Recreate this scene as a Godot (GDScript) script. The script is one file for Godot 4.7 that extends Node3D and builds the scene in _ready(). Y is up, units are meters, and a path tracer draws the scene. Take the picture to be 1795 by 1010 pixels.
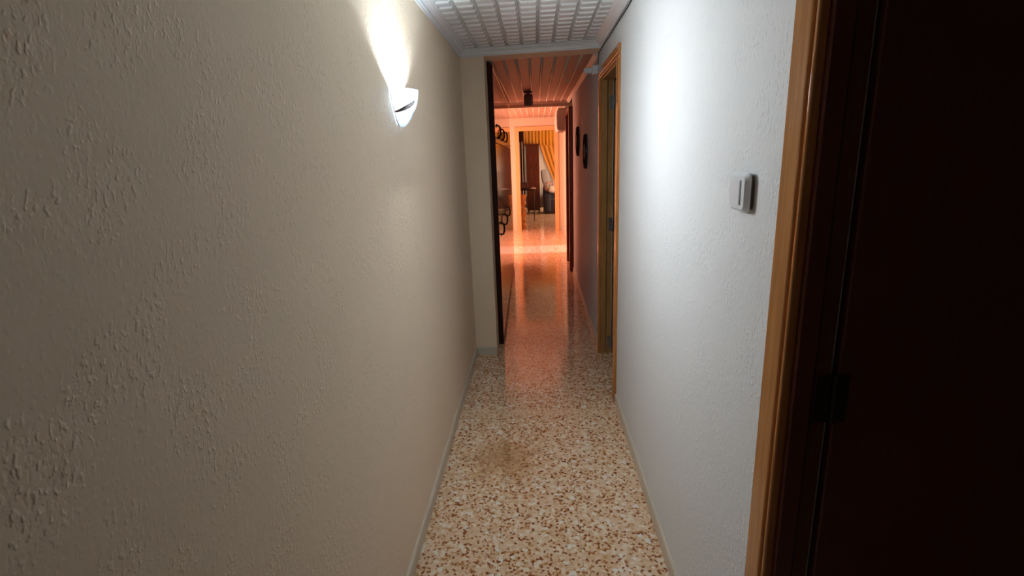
extends Node3D

const XL := -0.512      # left wall face
const XR := 0.470       # right wall face
const WT := 0.085       # partition thickness
const TOP := 2.62       # underside of the slab over everything

var used := {}
var M := {}
var rng := RandomNumberGenerator.new()

# ------------------------------------------------------------------ scene
func _ready() -> void:
	rng.seed = 4711
	_camera_and_light()
	_materials()
	_shell()
	_floor()
	_baseboards()
	_near_ceiling()
	_far_ceiling()
	_doors()
	_windows()
	_wardrobe()
	_corridor_things()
	_living_room()

func _camera_and_light() -> void:
	var cam := Camera3D.new()
	cam.name = "camera"
	add_child(cam)
	cam.transform = Transform3D(Basis(Vector3(0.99836, -0.03649, -0.04415), Vector3(0.02432, 0.96794, -0.25001), Vector3(0.05186, 0.24852, 0.96724)).orthonormalized(), Vector3(0, 1.54, 0))
	cam.fov = 58.1
	cam.near = 0.05
	cam.far = 100.0
	cam.current = true

	var sky_mat := ProceduralSkyMaterial.new()
	sky_mat.sky_top_color = Color(0.42, 0.48, 0.62)
	sky_mat.sky_horizon_color = Color(0.92, 0.70, 0.52)
	sky_mat.ground_bottom_color = Color(0.25, 0.2, 0.17)
	sky_mat.ground_horizon_color = Color(0.7, 0.52, 0.4)
	sky_mat.sun_angle_max = 1.0
	var sky := Sky.new()
	sky.sky_material = sky_mat
	var env := Environment.new()
	env.background_mode = Environment.BG_SKY
	env.sky = sky
	env.tonemap_mode = Environment.TONE_MAPPER_LINEAR
	env.tonemap_exposure = 2.35
	env.sdfgi_enabled = true
	env.ssao_enabled = true
	env.ssil_enabled = true
	var we := WorldEnvironment.new()
	we.name = "environment"
	we.environment = env
	add_child(we)

	# low evening sun that reaches the hall through the gap between the added orange curtains
	var sun := DirectionalLight3D.new()
	sun.name = "sun"
	sun.light_color = Color(1.0, 0.60, 0.64)
	sun.light_energy = 2.5
	sun.light_angular_distance = 0.6
	sun.shadow_enabled = true
	sun.sky_mode = DirectionalLight3D.SKY_MODE_LIGHT_ONLY
	add_child(sun)
	sun.look_at_from_position(Vector3.ZERO, Vector3(1.0, -0.38, -0.03))

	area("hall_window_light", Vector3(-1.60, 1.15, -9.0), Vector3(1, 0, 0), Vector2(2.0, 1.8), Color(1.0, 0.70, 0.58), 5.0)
	area("living_room_window_light", Vector3(0.45, 1.25, -14.94), Vector3(0, 0, 1), Vector2(1.5, 1.7), Color(1.0, 0.90, 0.76), 4.5)
	area("living_room_fill_light", Vector3(2.16, 1.35, -13.2), Vector3(-1, 0, -0.1), Vector2(1.3, 1.4), Color(1.0, 0.80, 0.66), 3.2)  # added fill that brightens the living room from the front

func area(called: String, at: Vector3, towards: Vector3, size: Vector2, color: Color, energy: float) -> void:
	var l := AreaLight3D.new()
	l.name = called
	l.area_size = size
	l.light_color = color
	l.light_energy = energy
	l.area_range = 14.0
	l.shadow_enabled = true
	add_child(l)
	l.look_at_from_position(at, at + towards)

# ------------------------------------------------------------------ nodes
func numbered(called: String) -> String:
	var n: int = used.get(called, 0)
	used[called] = n + 1
	return called if n == 0 else "%s_%03d" % [called, n]

func thing(called: String, label: String, category: String, at := Vector3.ZERO, turn := 0.0, group := "", kind := "") -> Node3D:
	var o := Node3D.new()
	o.name = numbered(called)
	add_child(o, true)
	o.position = at
	o.rotation.y = turn
	tag(o, label, category, group, kind)
	return o

func tag(o: Node, label: String, category: String, group := "", kind := "") -> void:
	o.set_meta("label", label)
	o.set_meta("category", category)
	if group != "":
		o.set_meta("group", group)
	if kind != "":
		o.set_meta("kind", kind)

func part(called: String, st: SurfaceTool, m: Material, parent: Node) -> MeshInstance3D:
	st.generate_normals()
	return place(called, st.commit(), m, parent)

func place(called: String, mesh: Mesh, m: Material, parent: Node, at := Vector3.ZERO) -> MeshInstance3D:
	var o := MeshInstance3D.new()
	o.mesh = mesh
	o.material_override = m
	o.name = called
	parent.add_child(o, true)
	o.position = at
	return o

func struct(called: String, st: SurfaceTool, m: Material, label: String, category: String) -> MeshInstance3D:
	var o := part(called, st, m, self)
	used[called] = 1
	tag(o, label, category, "", "structure")
	return o

# ------------------------------------------------------------------ shapes
func tool(smooth := false) -> SurfaceTool:
	var st := SurfaceTool.new()
	st.begin(Mesh.PRIMITIVE_TRIANGLES)
	st.set_smooth_group(0 if smooth else -1)
	return st

func tri(st: SurfaceTool, a: Vector3, b: Vector3, c: Vector3, out: Vector3) -> void:
	# clockwise seen from the side that out points to
	if (b - a).cross(c - a).dot(out) > 0.0:
		st.add_vertex(a); st.add_vertex(c); st.add_vertex(b)
	else:
		st.add_vertex(a); st.add_vertex(b); st.add_vertex(c)

func quad(st: SurfaceTool, a: Vector3, b: Vector3, c: Vector3, d: Vector3, out: Vector3) -> void:
	tri(st, a, b, c, out)
	tri(st, a, c, d, out)

func box(st: SurfaceTool, a: Vector3, b: Vector3) -> void:
	var lo := a.min(b)
	var hi := a.max(b)
	quad(st, Vector3(lo.x, lo.y, lo.z), Vector3(lo.x, hi.y, lo.z), Vector3(lo.x, hi.y, hi.z), Vector3(lo.x, lo.y, hi.z), Vector3.LEFT)
	quad(st, Vector3(hi.x, lo.y, lo.z), Vector3(hi.x, hi.y, lo.z), Vector3(hi.x, hi.y, hi.z), Vector3(hi.x, lo.y, hi.z), Vector3.RIGHT)
	quad(st, Vector3(lo.x, lo.y, lo.z), Vector3(hi.x, lo.y, lo.z), Vector3(hi.x, lo.y, hi.z), Vector3(lo.x, lo.y, hi.z), Vector3.DOWN)
	quad(st, Vector3(lo.x, hi.y, lo.z), Vector3(hi.x, hi.y, lo.z), Vector3(hi.x, hi.y, hi.z), Vector3(lo.x, hi.y, hi.z), Vector3.UP)
	quad(st, Vector3(lo.x, lo.y, lo.z), Vector3(hi.x, lo.y, lo.z), Vector3(hi.x, hi.y, lo.z), Vector3(lo.x, hi.y, lo.z), Vector3.FORWARD)
	quad(st, Vector3(lo.x, lo.y, hi.z), Vector3(hi.x, lo.y, hi.z), Vector3(hi.x, hi.y, hi.z), Vector3(lo.x, hi.y, hi.z), Vector3.BACK)

func chamfer(st: SurfaceTool, a: Vector3, b: Vector3, r: float) -> void:
	# box with its twelve edges cut at 45 degrees
	var c := (a + b) * 0.5
	var h := (a - b).abs() * 0.5
	r = minf(r, minf(h.x, minf(h.y, h.z)) * 0.9)
	var i := h - Vector3(r, r, r)
	for s in [-1.0, 1.0]:
		for ax in 3:
			var u := (ax + 1) % 3
			var v := (ax + 2) % 3
			var q := []
			for k in [[-1.0, -1.0], [1.0, -1.0], [1.0, 1.0], [-1.0, 1.0]]:
				var p := Vector3.ZERO
				p[ax] = s * h[ax]; p[u] = k[0] * i[u]; p[v] = k[1] * i[v]
				q.append(c + p)
			var o := Vector3.ZERO
			o[ax] = s
			quad(st, q[0], q[1], q[2], q[3], o)
			for t in [-1.0, 1.0]:
				var e := []
				for k in [[-1.0, 0], [1.0, 0], [1.0, 1], [-1.0, 1]]:
					var p := Vector3.ZERO
					p[v] = k[0] * i[v]
					p[ax] = s * (h[ax] if k[1] == 0 else i[ax])
					p[u] = t * (i[u] if k[1] == 0 else h[u])
					e.append(c + p)
				var o2 := Vector3.ZERO
				o2[ax] = s; o2[u] = t
				quad(st, e[0], e[1], e[2], e[3], o2)
	for sx in [-1.0, 1.0]:
		for sy in [-1.0, 1.0]:
			for sz in [-1.0, 1.0]:
				var s3 := Vector3(sx, sy, sz)
				tri(st, c + s3 * Vector3(h.x, i.y, i.z), c + s3 * Vector3(i.x, h.y, i.z), c + s3 * Vector3(i.x, i.y, h.z), s3)

func extrude(st: SurfaceTool, poly: PackedVector2Array, at: Vector3, u: Vector3, v: Vector3, w: Vector3) -> void:
	# a closed outline in the plane (u, v), swept along w
	var n := poly.size()
	var flip := 1.0
	var areas := 0.0
	for k in n:
		var p := poly[k]
		var q := poly[(k + 1) % n]
		areas += p.x * q.y - q.x * p.y
	if areas < 0.0:
		flip = -1.0
	for k in n:
		var p := poly[k]
		var q := poly[(k + 1) % n]
		var d := (q - p) * flip
		var out := u * d.y - v * d.x
		var a := at + u * p.x + v * p.y
		var b := at + u * q.x + v * q.y
		quad(st, a, b, b + w, a + w, out)
	var idx := Geometry2D.triangulate_polygon(poly)
	for k in range(0, idx.size(), 3):
		var t := []
		for j in 3:
			var p := poly[idx[k + j]]
			t.append(at + u * p.x + v * p.y)
		tri(st, t[0], t[1], t[2], -w)
		tri(st, t[0] + w, t[1] + w, t[2] + w, w)

func lathe(st: SurfaceTool, prof: PackedVector2Array, at: Vector3, axis := Vector3.UP, sides := 20) -> void:
	# prof: (radius, height along the axis)
	var u := axis.cross(Vector3(0.31, 0.2, 0.93)).normalized()
	var v := axis.cross(u).normalized()
	for k in prof.size() - 1:
		for s in sides:
			var a0 := TAU * s / sides
			var a1 := TAU * (s + 1) / sides
			var d0 := u * cos(a0) + v * sin(a0)
			var d1 := u * cos(a1) + v * sin(a1)
			var p := prof[k]
			var q := prof[k + 1]
			var n2 := Vector2(q.y - p.y, p.x - q.x)
			var out := (d0 + d1) * n2.x + axis * n2.y * 2.0
			var A := at + d0 * p.x + axis * p.y
			var B := at + d1 * p.x + axis * p.y
			var C := at + d1 * q.x + axis * q.y
			var D := at + d0 * q.x + axis * q.y
			if p.x > 1e-5:
				tri(st, A, B, C, out)
			if q.x > 1e-5:
				tri(st, A, C, D, out)

func tube(st: SurfaceTool, pts: Array, radii: Array, closed := false, sides := 8) -> void:
	var n := pts.size()
	var rings := []
	for k in n:
		var before: Vector3 = pts[(k - 1 + n) % n] if closed or k > 0 else pts[k]
		var after: Vector3 = pts[(k + 1) % n] if closed or k < n - 1 else pts[k]
		var t := (after - before).normalized()
		var ref := Vector3.UP if absf(t.y) < 0.9 else Vector3.RIGHT
		if closed:
			ref = Vector3.RIGHT if absf(t.x) < 0.9 else Vector3.UP
		var u := t.cross(ref).normalized()
		var v := t.cross(u).normalized()
		var ring := []
		for s in sides:
			var a := TAU * s / sides
			ring.append(pts[k] + (u * cos(a) + v * sin(a)) * radii[k % radii.size()])
		rings.append(ring)
	for k in (n if closed else n - 1):
		var r0: Array = rings[k]
		var r1: Array = rings[(k + 1) % n]
		var mid: Vector3 = (pts[k] + pts[(k + 1) % n]) * 0.5
		for s in sides:
			var s2 := (s + 1) % sides
			var out: Vector3 = (r0[s] + r0[s2] + r1[s] + r1[s2]) * 0.25 - mid
			quad(st, r0[s], r0[s2], r1[s2], r1[s], out)
	if not closed:
		for e in [0, n - 1]:
			var out: Vector3 = pts[0] - pts[1] if e == 0 else pts[n - 1] - pts[n - 2]
			for s in range(1, sides - 1):
				tri(st, rings[e][0], rings[e][s], rings[e][s + 1], out)

func pillow(st: SurfaceTool, c: Vector3, h: Vector3, e := 0.35, basis := Basis.IDENTITY, nu := 20, nv := 12) -> void:
	# superellipsoid: e small is boxy, 1 is round
	var f := func(w: float, m: float) -> float: return signf(w) * pow(absf(w), m)
	var P := []
	for j in nv + 1:
		var b := -PI / 2 + PI * j / nv
		var row := []
		for k in nu:
			var a := TAU * k / nu
			row.append(c + basis * (Vector3(f.call(cos(b), e) * f.call(cos(a), e), f.call(sin(b), e), f.call(cos(b), e) * f.call(sin(a), e)) * h))
		P.append(row)
	for j in nv:
		for k in nu:
			var k2 := (k + 1) % nu
			var out: Vector3 = (P[j][k] + P[j + 1][k2]) * 0.5 - c
			if j > 0:
				tri(st, P[j][k], P[j][k2], P[j + 1][k2], out)
			if j < nv - 1:
				tri(st, P[j][k], P[j + 1][k2], P[j + 1][k], out)

func sheet(st: SurfaceTool, f: Callable, nu: int, nv: int, thick: float, toward: Vector3) -> void:
	# a cloth with two sides, thick apart along toward, closed at its edges
	var P := []
	for j in nv + 1:
		var row := []
		for k in nu + 1:
			row.append(f.call(float(k) / nu, float(j) / nv))
		P.append(row)
	var t := toward.normalized() * thick
	for j in nv:
		for k in nu:
			var a: Vector3 = P[j][k]; var b: Vector3 = P[j][k + 1]; var c: Vector3 = P[j + 1][k + 1]; var d: Vector3 = P[j + 1][k]
			quad(st, a + t, b + t, c + t, d + t, toward)
			quad(st, a, b, c, d, -toward)
	for j in nv:
		for k in [0, nu]:
			var a: Vector3 = P[j][k]; var b: Vector3 = P[j + 1][k]
			quad(st, a, b, b + t, a + t, P[j][k] - P[j][nu / 2])
	for k in nu:
		for j in [0, nv]:
			var a: Vector3 = P[j][k]; var b: Vector3 = P[j][k + 1]
			quad(st, a, b, b + t, a + t, P[j][k] - P[nv / 2][k])

# ------------------------------------------------------------------ materials
func noise(kind: int, freq: float, s: int, octaves := 3) -> FastNoiseLite:
	var n := FastNoiseLite.new()
	n.noise_type = kind
	n.frequency = freq
	n.seed = s
	n.fractal_type = FastNoiseLite.FRACTAL_FBM if octaves > 1 else FastNoiseLite.FRACTAL_NONE
	n.fractal_octaves = octaves
	return n

func mat(color: Color, rough: float, spec := 0.5) -> StandardMaterial3D:
	var m := StandardMaterial3D.new()
	m.albedo_color = color
	m.roughness = rough
	m.metallic_specular = spec
	return m

func ramp_texture(img: Image, stops: Array, colors: Array) -> ImageTexture:
	# paints a grey picture through a colour ramp
	img.convert(Image.FORMAT_L8)
	var g := Gradient.new()
	g.offsets = PackedFloat32Array(stops)
	g.colors = PackedColorArray(colors)
	var lut := PackedByteArray()
	for k in 256:
		var c := g.sample(k / 255.0)
		lut.append_array([int(c.r * 255), int(c.g * 255), int(c.b * 255)])
	var src := img.get_data()
	var n := src.size()
	var dst := PackedByteArray()
	dst.resize(n * 3)
	for k in n:
		var s := src[k] * 3
		dst[k * 3] = lut[s]; dst[k * 3 + 1] = lut[s + 1]; dst[k * 3 + 2] = lut[s + 2]
	return ImageTexture.create_from_image(Image.create_from_data(img.get_width(), img.get_height(), false, Image.FORMAT_RGB8, dst))

func wood(dark: Color, light: Color, tex: Texture2D, rough: float, along := 1, spec := 0.5) -> StandardMaterial3D:
	var m := mat(dark.lerp(light, 0.5), rough, spec)
	m.albedo_texture = ramp_texture(grain.duplicate(), [0.25, 0.75], [dark, light])
	m.albedo_color = Color.WHITE
	m.uv1_triplanar = true
	var s := Vector3(7, 7, 7)
	s[along] = 0.45
	m.uv1_scale = s
	return m

var grain: Image

func _materials() -> void:
	grain = noise(FastNoiseLite.TYPE_SIMPLEX_SMOOTH, 0.02, 11, 4).get_seamless_image(384, 384)
	# walls: thick paint over rough rendered plaster
	var size := 1024
	var blob := noise(FastNoiseLite.TYPE_SIMPLEX, 0.016, 3, 4).get_seamless_image(size, size)
	var fine := noise(FastNoiseLite.TYPE_SIMPLEX, 0.030, 5, 3).get_seamless_image(size, size)
	var patch := noise(FastNoiseLite.TYPE_SIMPLEX, 0.006, 8, 2).get_seamless_image(size, size)
	for i in [blob, fine, patch]:
		i.convert(Image.FORMAT_L8)
	var B: PackedByteArray = blob.get_data()
	var F: PackedByteArray = fine.get_data()
	var P: PackedByteArray = patch.get_data()
	var H := PackedByteArray()
	H.resize(size * size)
	for k in size * size:
		# trowel ridges where the noise crosses its middle, crumbs where the fine noise peaks
		# (read along a slant, so that the crumbs are drawn out the way the trowel went)
		var x := k % size
		var y := k / size
		var f := F[((y - x + size) % size) * size + (2 * x + y) % size]
		var crumb := clampf((f - 172.0) / 40.0, 0.0, 1.0)
		var pit := clampf((84.0 - f) / 30.0, 0.0, 1.0)
		var share := clampf((P[k] - 80.0) / 90.0, 0.20, 1.0)
		H[k] = int(clampf(80.0 + B[k] * 0.12 + (crumb * 90.0 - pit * 25.0) * share + (F[k] - 128.0) * 0.06, 0, 255))
	var plaster := ImageTexture.create_from_image(Image.create_from_data(size, size, false, Image.FORMAT_L8, H))
	for w in [["wall_warm_cast", Color(0.94, 0.86, 0.76)], ["wall_cool_cast", Color(0.89, 0.895, 0.90)]]:  # one off-white paint; warm and cool light cast put into two tints
		var m := mat(w[1], 0.62, 0.4)
		m.heightmap_enabled = true
		m.heightmap_texture = plaster
		m.heightmap_scale = 0.34
		m.uv1_triplanar = true
		m.uv1_world_triplanar = true
		m.uv1_scale = Vector3(0.95, 0.95, 0.95)
		M[w[0]] = m
	M.room_wall = mat(Color(0.80, 0.75, 0.68), 0.8)
	M.slab = mat(Color(0.7, 0.68, 0.64), 0.9)

	# terrazzo: cream and pinkish marble chips, white ones here and there, brown specks between
	size = 1400
	var cells := noise(FastNoiseLite.TYPE_CELLULAR, 0.085, 21, 1)
	cells.cellular_return_type = FastNoiseLite.RETURN_CELL_VALUE
	cells.domain_warp_enabled = true
	cells.domain_warp_amplitude = 12.0
	cells.domain_warp_frequency = 0.05
	var small := noise(FastNoiseLite.TYPE_CELLULAR, 0.16, 33, 1)
	small.cellular_return_type = FastNoiseLite.RETURN_CELL_VALUE
	small.domain_warp_enabled = true
	small.domain_warp_amplitude = 8.0
	small.domain_warp_frequency = 0.09
	var ci := cells.get_seamless_image(size, size)
	var si := small.get_seamless_image(size, size)
	var wi := noise(FastNoiseLite.TYPE_SIMPLEX, 0.03, 44, 3).get_seamless_image(size, size)
	for i in [ci, si, wi]:
		i.convert(Image.FORMAT_L8)
	var C: PackedByteArray = ci.get_data()
	var S: PackedByteArray = si.get_data()
	var W: PackedByteArray = wi.get_data()
	var g := Gradient.new()
	g.offsets = PackedFloat32Array([0.0, 0.25, 0.45, 0.62, 0.8, 0.94, 1.0])
	g.colors = PackedColorArray([Color(0.86, 0.71, 0.56), Color(0.91, 0.78, 0.645), Color(0.935, 0.82, 0.705), Color(0.89, 0.74, 0.60), Color(0.935, 0.84, 0.735), Color(0.95, 0.88, 0.79), Color(0.95, 0.93, 0.90)])
	var lut := PackedByteArray()
	for k in 256:
		var c := g.sample(k / 255.0)
		lut.append_array([int(c.r * 255), int(c.g * 255), int(c.b * 255)])
	var dst := PackedByteArray()
	dst.resize(size * size * 3)
	for k in size * size:
		var s := C[k] * 3
		var r := lut[s]; var gg := lut[s + 1]; var b := lut[s + 2]
		var v := S[k]
		if v < 66 + (W[k] - 128) / 3 and C[k] < 230:
			if v < 22:
				r = 142; gg = 80; b = 44
			elif v < 44:
				r = 178; gg = 116; b = 68
			else:
				r = 206; gg = 154; b = 104
		dst[k * 3] = r; dst[k * 3 + 1] = gg; dst[k * 3 + 2] = b
	var terrazzo := mat(Color.WHITE, 0.10, 0.6)
	terrazzo.albedo_texture = ImageTexture.create_from_image(Image.create_from_data(size, size, false, Image.FORMAT_RGB8, dst))
	terrazzo.uv1_triplanar = true
	terrazzo.uv1_world_triplanar = true
	terrazzo.uv1_scale = Vector3(0.5, 0.5, 0.5)
	M.terrazzo = terrazzo
	M.stain = mat(Color(0.97, 0.75, 0.42, 0.06), 0.12)
	M.stain.transparency = BaseMaterial3D.TRANSPARENCY_ALPHA
	M.grout = mat(Color(0.45, 0.36, 0.28), 0.6)
	M.skirting = mat(Color(0.82, 0.78, 0.71), 0.35)

	M.white_foam = mat(Color(0.90, 0.91, 0.91), 0.55)
	M.white_cornice = mat(Color(0.91, 0.92, 0.93), 0.45)
	M.white_pvc = mat(Color(0.84, 0.80, 0.76), 0.42)
	M.plank = mat(Color(0.70, 0.58, 0.51), 0.5)
	M.joint = mat(Color(0.90, 0.84, 0.78), 0.3, 0.8)
	M.gap = mat(Color(0.22, 0.19, 0.17), 0.9)
	M.honey = wood(Color(0.67, 0.44, 0.23), Color(0.74, 0.50, 0.28), null, 0.14, 1)
	M.honey_x = wood(Color(0.67, 0.44, 0.23), Color(0.74, 0.50, 0.28), null, 0.14, 2)
	M.dark_groove = wood(Color(0.23, 0.10, 0.05), Color(0.30, 0.14, 0.07), null, 0.3, 1)
	M.leaf = wood(Color(0.36, 0.18, 0.14), Color(0.385, 0.195, 0.15), null, 0.45, 1)
	M.olive = wood(Color(0.62, 0.45, 0.25), Color(0.68, 0.50, 0.29), null, 0.35, 1)
	M.red_wood = wood(Color(0.40, 0.17, 0.10), Color(0.52, 0.24, 0.14), null, 0.25, 1)
	M.wardrobe = wood(Color(0.60, 0.35, 0.22), Color(0.66, 0.39, 0.25), null, 0.07, 1, 0.7)
	M.wardrobe_dark = wood(Color(0.17, 0.08, 0.055), Color(0.24, 0.12, 0.08), null, 0.6, 1, 0.3)
	M.brown_wood = wood(Color(0.30, 0.12, 0.07), Color(0.42, 0.19, 0.11), null, 0.35, 1)
	M.orange_wood = wood(Color(0.84, 0.66, 0.46), Color(0.88, 0.70, 0.50), null, 0.3, 1)
	M.steel = mat(Color(0.60, 0.61, 0.63), 0.4); M.steel.metallic = 1.0
	M.steel_dark = mat(Color(0.26, 0.25, 0.24), 0.5); M.steel_dark.metallic = 1.0
	M.iron = mat(Color(0.055, 0.045, 0.04), 0.4)
	M.chrome = mat(Color(0.80, 0.78, 0.80), 0.12); M.chrome.metallic = 1.0
	M.plastic = mat(Color(0.88, 0.90, 0.92), 0.30)
	M.plastic_old = mat(Color(0.80, 0.77, 0.70), 0.4)
	M.plastic_side = mat(Color(0.42, 0.34, 0.28), 0.6)
	M.ac_body = mat(Color(0.78, 0.75, 0.72), 0.5)
	M.shade_glass = mat(Color(0.93, 0.95, 0.97), 0.15)
	M.shade_glass.backlight_enabled = true
	M.shade_glass.backlight = Color(0.9, 0.95, 1.0)
	M.bulb = mat(Color(1, 1, 1), 0.5)
	M.bulb.emission_enabled = true
	M.bulb.emission = Color(0.86, 0.94, 1.0)
	M.bulb.emission_energy_multiplier = 6.0
	M.lamp_body = mat(Color(0.52, 0.46, 0.46), 0.4)
	M.black = mat(Color(0.03, 0.028, 0.026), 0.5)
	M.gilt = mat(Color(0.70, 0.42, 0.16), 0.35)
	M.enamel = mat(Color(0.70, 0.42, 0.30), 0.35)
	M.glass = mat(Color(0.9, 0.95, 0.95, 0.08), 0.02)
	M.glass.transparency = BaseMaterial3D.TRANSPARENCY_ALPHA
	M.curtain = mat(Color(0.92, 0.64, 0.20), 0.85)
	M.sheer = mat(Color(0.80, 0.74, 0.70), 0.9)
	M.sheer.backlight_enabled = true
	M.sheer.backlight = Color(0.5, 0.5, 0.5)
	M.curtain.backlight_enabled = true
	M.curtain.backlight = Color(0.75, 0.75, 0.75)
	M.added_curtain = mat(Color(0.86, 0.42, 0.16), 0.85)
	M.added_curtain.backlight_enabled = true
	M.added_curtain.backlight = Color(0.6, 0.6, 0.6)
	M.sofa = mat(Color(0.20, 0.21, 0.26), 0.9)
	M.cushion = mat(Color.WHITE, 0.9)
	M.cushion.albedo_texture = ramp_texture(noise(FastNoiseLite.TYPE_CELLULAR, 0.03, 9, 1).get_seamless_image(256, 256), [0.0, 0.3, 0.42, 0.6, 0.8, 1.0], [Color(0.25, 0.24, 0.27), Color(0.62, 0.60, 0.60), Color(0.80, 0.76, 0.72), Color(0.72, 0.40, 0.34), Color(0.85, 0.82, 0.78), Color(0.5, 0.5, 0.52)])
	M.cushion.uv1_triplanar = true
	M.cushion.uv1_scale = Vector3(1.6, 1.6, 1.6)
	M.cushion_grey = mat(Color(0.62, 0.61, 0.62), 0.9)
	M.cushion_white = mat(Color(0.86, 0.82, 0.78), 0.9)
	M.paper = mat(Color(0.92, 0.84, 0.80), 0.7)
	M.carved = wood(Color(0.66, 0.42, 0.16), Color(0.80, 0.56, 0.28), null, 0.45, 1)

# ------------------------------------------------------------------ the setting
func _shell() -> void:
	var st := tool()
	box(st, Vector3(XL - 0.14, 0, 1.4), Vector3(XL, TOP, -3.88))
	struct("wall_left", st, M.wall_warm_cast, "long off-white rough-plastered wall on the left, warm light cast in its tint, with the lit wall lamp", "wall")

	# right wall with the openings of three doors
	st = tool()
	for s in [[1.4, -0.17], [-0.945, -3.10], [-3.87, -6.86]]:
		box(st, Vector3(XR, 0, s[0]), Vector3(XR + WT, TOP, s[1]))
	for s in [[-0.17, -0.945], [-3.10, -3.87]]:
		box(st, Vector3(XR, 2.035, s[0]), Vector3(XR + WT, TOP, s[1]))
	struct("wall_right", st, M.wall_cool_cast, "off-white rough-plastered wall on the right, cool light cast in its tint, with switch and doorways", "wall")
	st = tool()
	box(st, Vector3(0.53, 0, -7.58), Vector3(0.63, TOP, -10.70))
	box(st, Vector3(0.53, 2.03, -6.86), Vector3(0.63, TOP, -7.58))
	struct("wall_hall_right", st, M.room_wall, "sunlit wall of the far hall beyond the dark red door frame", "wall")

	# return of the left wall, and the header it carries
	st = tool()
	box(st, Vector3(XL - 0.4, 0, -3.88), Vector3(-0.345, TOP, -4.09))
	struct("wall_pillar", st, M.wall_warm_cast, "warm-tinted return of the left wall, where the corridor narrows before the wardrobe", "wall")
	st = tool()
	extrude(st, PackedVector2Array([Vector2(-0.345, 2.213), Vector2(XR, 2.229), Vector2(XR, TOP), Vector2(-0.345, TOP)]), Vector3(0, 0, -3.88), Vector3.RIGHT, Vector3.UP, Vector3(0, 0, -0.21))
	struct("wall_header", st, M.wall_warm_cast, "shallow header across the corridor under the white cornice", "wall")

	# niche behind the wardrobe, the hall, the living room and the rooms to the right, closed all round
	st = tool()
	box(st, Vector3(-1.0, 0, -4.09), Vector3(-0.9, TOP, -7.45))
	box(st, Vector3(-1.9, 0, -7.45), Vector3(-0.42, TOP, -7.55))
	struct("wall_niche", st, M.room_wall, "wall behind and beside the built-in wardrobe", "wall")
	st = tool()
	box(st, Vector3(-1.9, 0, -7.55), Vector3(-1.78, TOP, -7.95))
	box(st, Vector3(-1.9, 0, -10.05), Vector3(-1.78, TOP, -10.7))
	box(st, Vector3(-1.9, 0, -7.95), Vector3(-1.78, 0.1, -10.05))
	box(st, Vector3(-1.9, 2.1, -7.95), Vector3(-1.78, TOP, -10.05))
	struct("wall_hall_left", st, M.room_wall, "window wall of the far hall, round the corner to the left", "wall")
	st = tool()
	box(st, Vector3(-1.9, 0, -10.70), Vector3(-0.34, TOP, -10.80))
	box(st, Vector3(0.385, 0, -10.70), Vector3(2.4, TOP, -10.80))
	box(st, Vector3(-0.34, 2.0, -10.70), Vector3(0.385, TOP, -10.80))
	struct("wall_hall_end", st, M.room_wall, "end wall of the hall, above and beside the living room doorway", "wall")
	st = tool()
	box(st, Vector3(-2.1, 0, -10.80), Vector3(-2.0, TOP, -15.2))
	box(st, Vector3(2.3, 0, -10.80), Vector3(2.4, TOP, -12.5))
	box(st, Vector3(2.3, 0, -13.9), Vector3(2.4, TOP, -15.2))
	box(st, Vector3(2.3, 0, -12.5), Vector3(2.4, 0.6, -13.9))
	box(st, Vector3(2.3, 2.1, -12.5), Vector3(2.4, TOP, -13.9))
	box(st, Vector3(-2.0, 0, -15.1), Vector3(-0.35, TOP, -15.2))
	box(st, Vector3(1.25, 0, -15.1), Vector3(2.3, TOP, -15.2))
	box(st, Vector3(-0.35, 0, -15.1), Vector3(1.25, 0.35, -15.2))
	box(st, Vector3(-0.35, 2.15, -15.1), Vector3(1.25, TOP, -15.2))
	struct("wall_living_room", st, M.room_wall, "walls of the living room beyond the last doorway", "wall")
	st = tool()
	box(st, Vector3(2.3, 0, 1.4), Vector3(2.4, TOP, -10.7))
	for z in [1.4, -2.0, -5.4]:
		box(st, Vector3(XR + WT, 0, z), Vector3(2.3, TOP, z - 0.1))
	struct("wall_side_rooms", st, M.room_wall, "walls of the dark rooms behind the right-hand doors", "wall")
	st = tool()
	box(st, Vector3(-0.66, 0, 1.4), Vector3(XR + WT, TOP, 1.5))
	struct("wall_back", st, M.room_wall, "end wall of the corridor behind the viewer", "wall")
	st = tool()
	box(st, Vector3(-2.1, TOP, 1.5), Vector3(2.4, TOP + 0.12, -15.2))
	struct("ceiling_slab", st, M.slab, "slab above the rooms", "ceiling")
	# plain ceilings of the hall and the living room
	st = tool()
	box(st, Vector3(-2.0, 2.46, -10.8), Vector3(2.3, 2.5, -15.1))
	struct("ceiling_living_room", st, M.room_wall, "plain ceiling of the living room", "ceiling")

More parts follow.
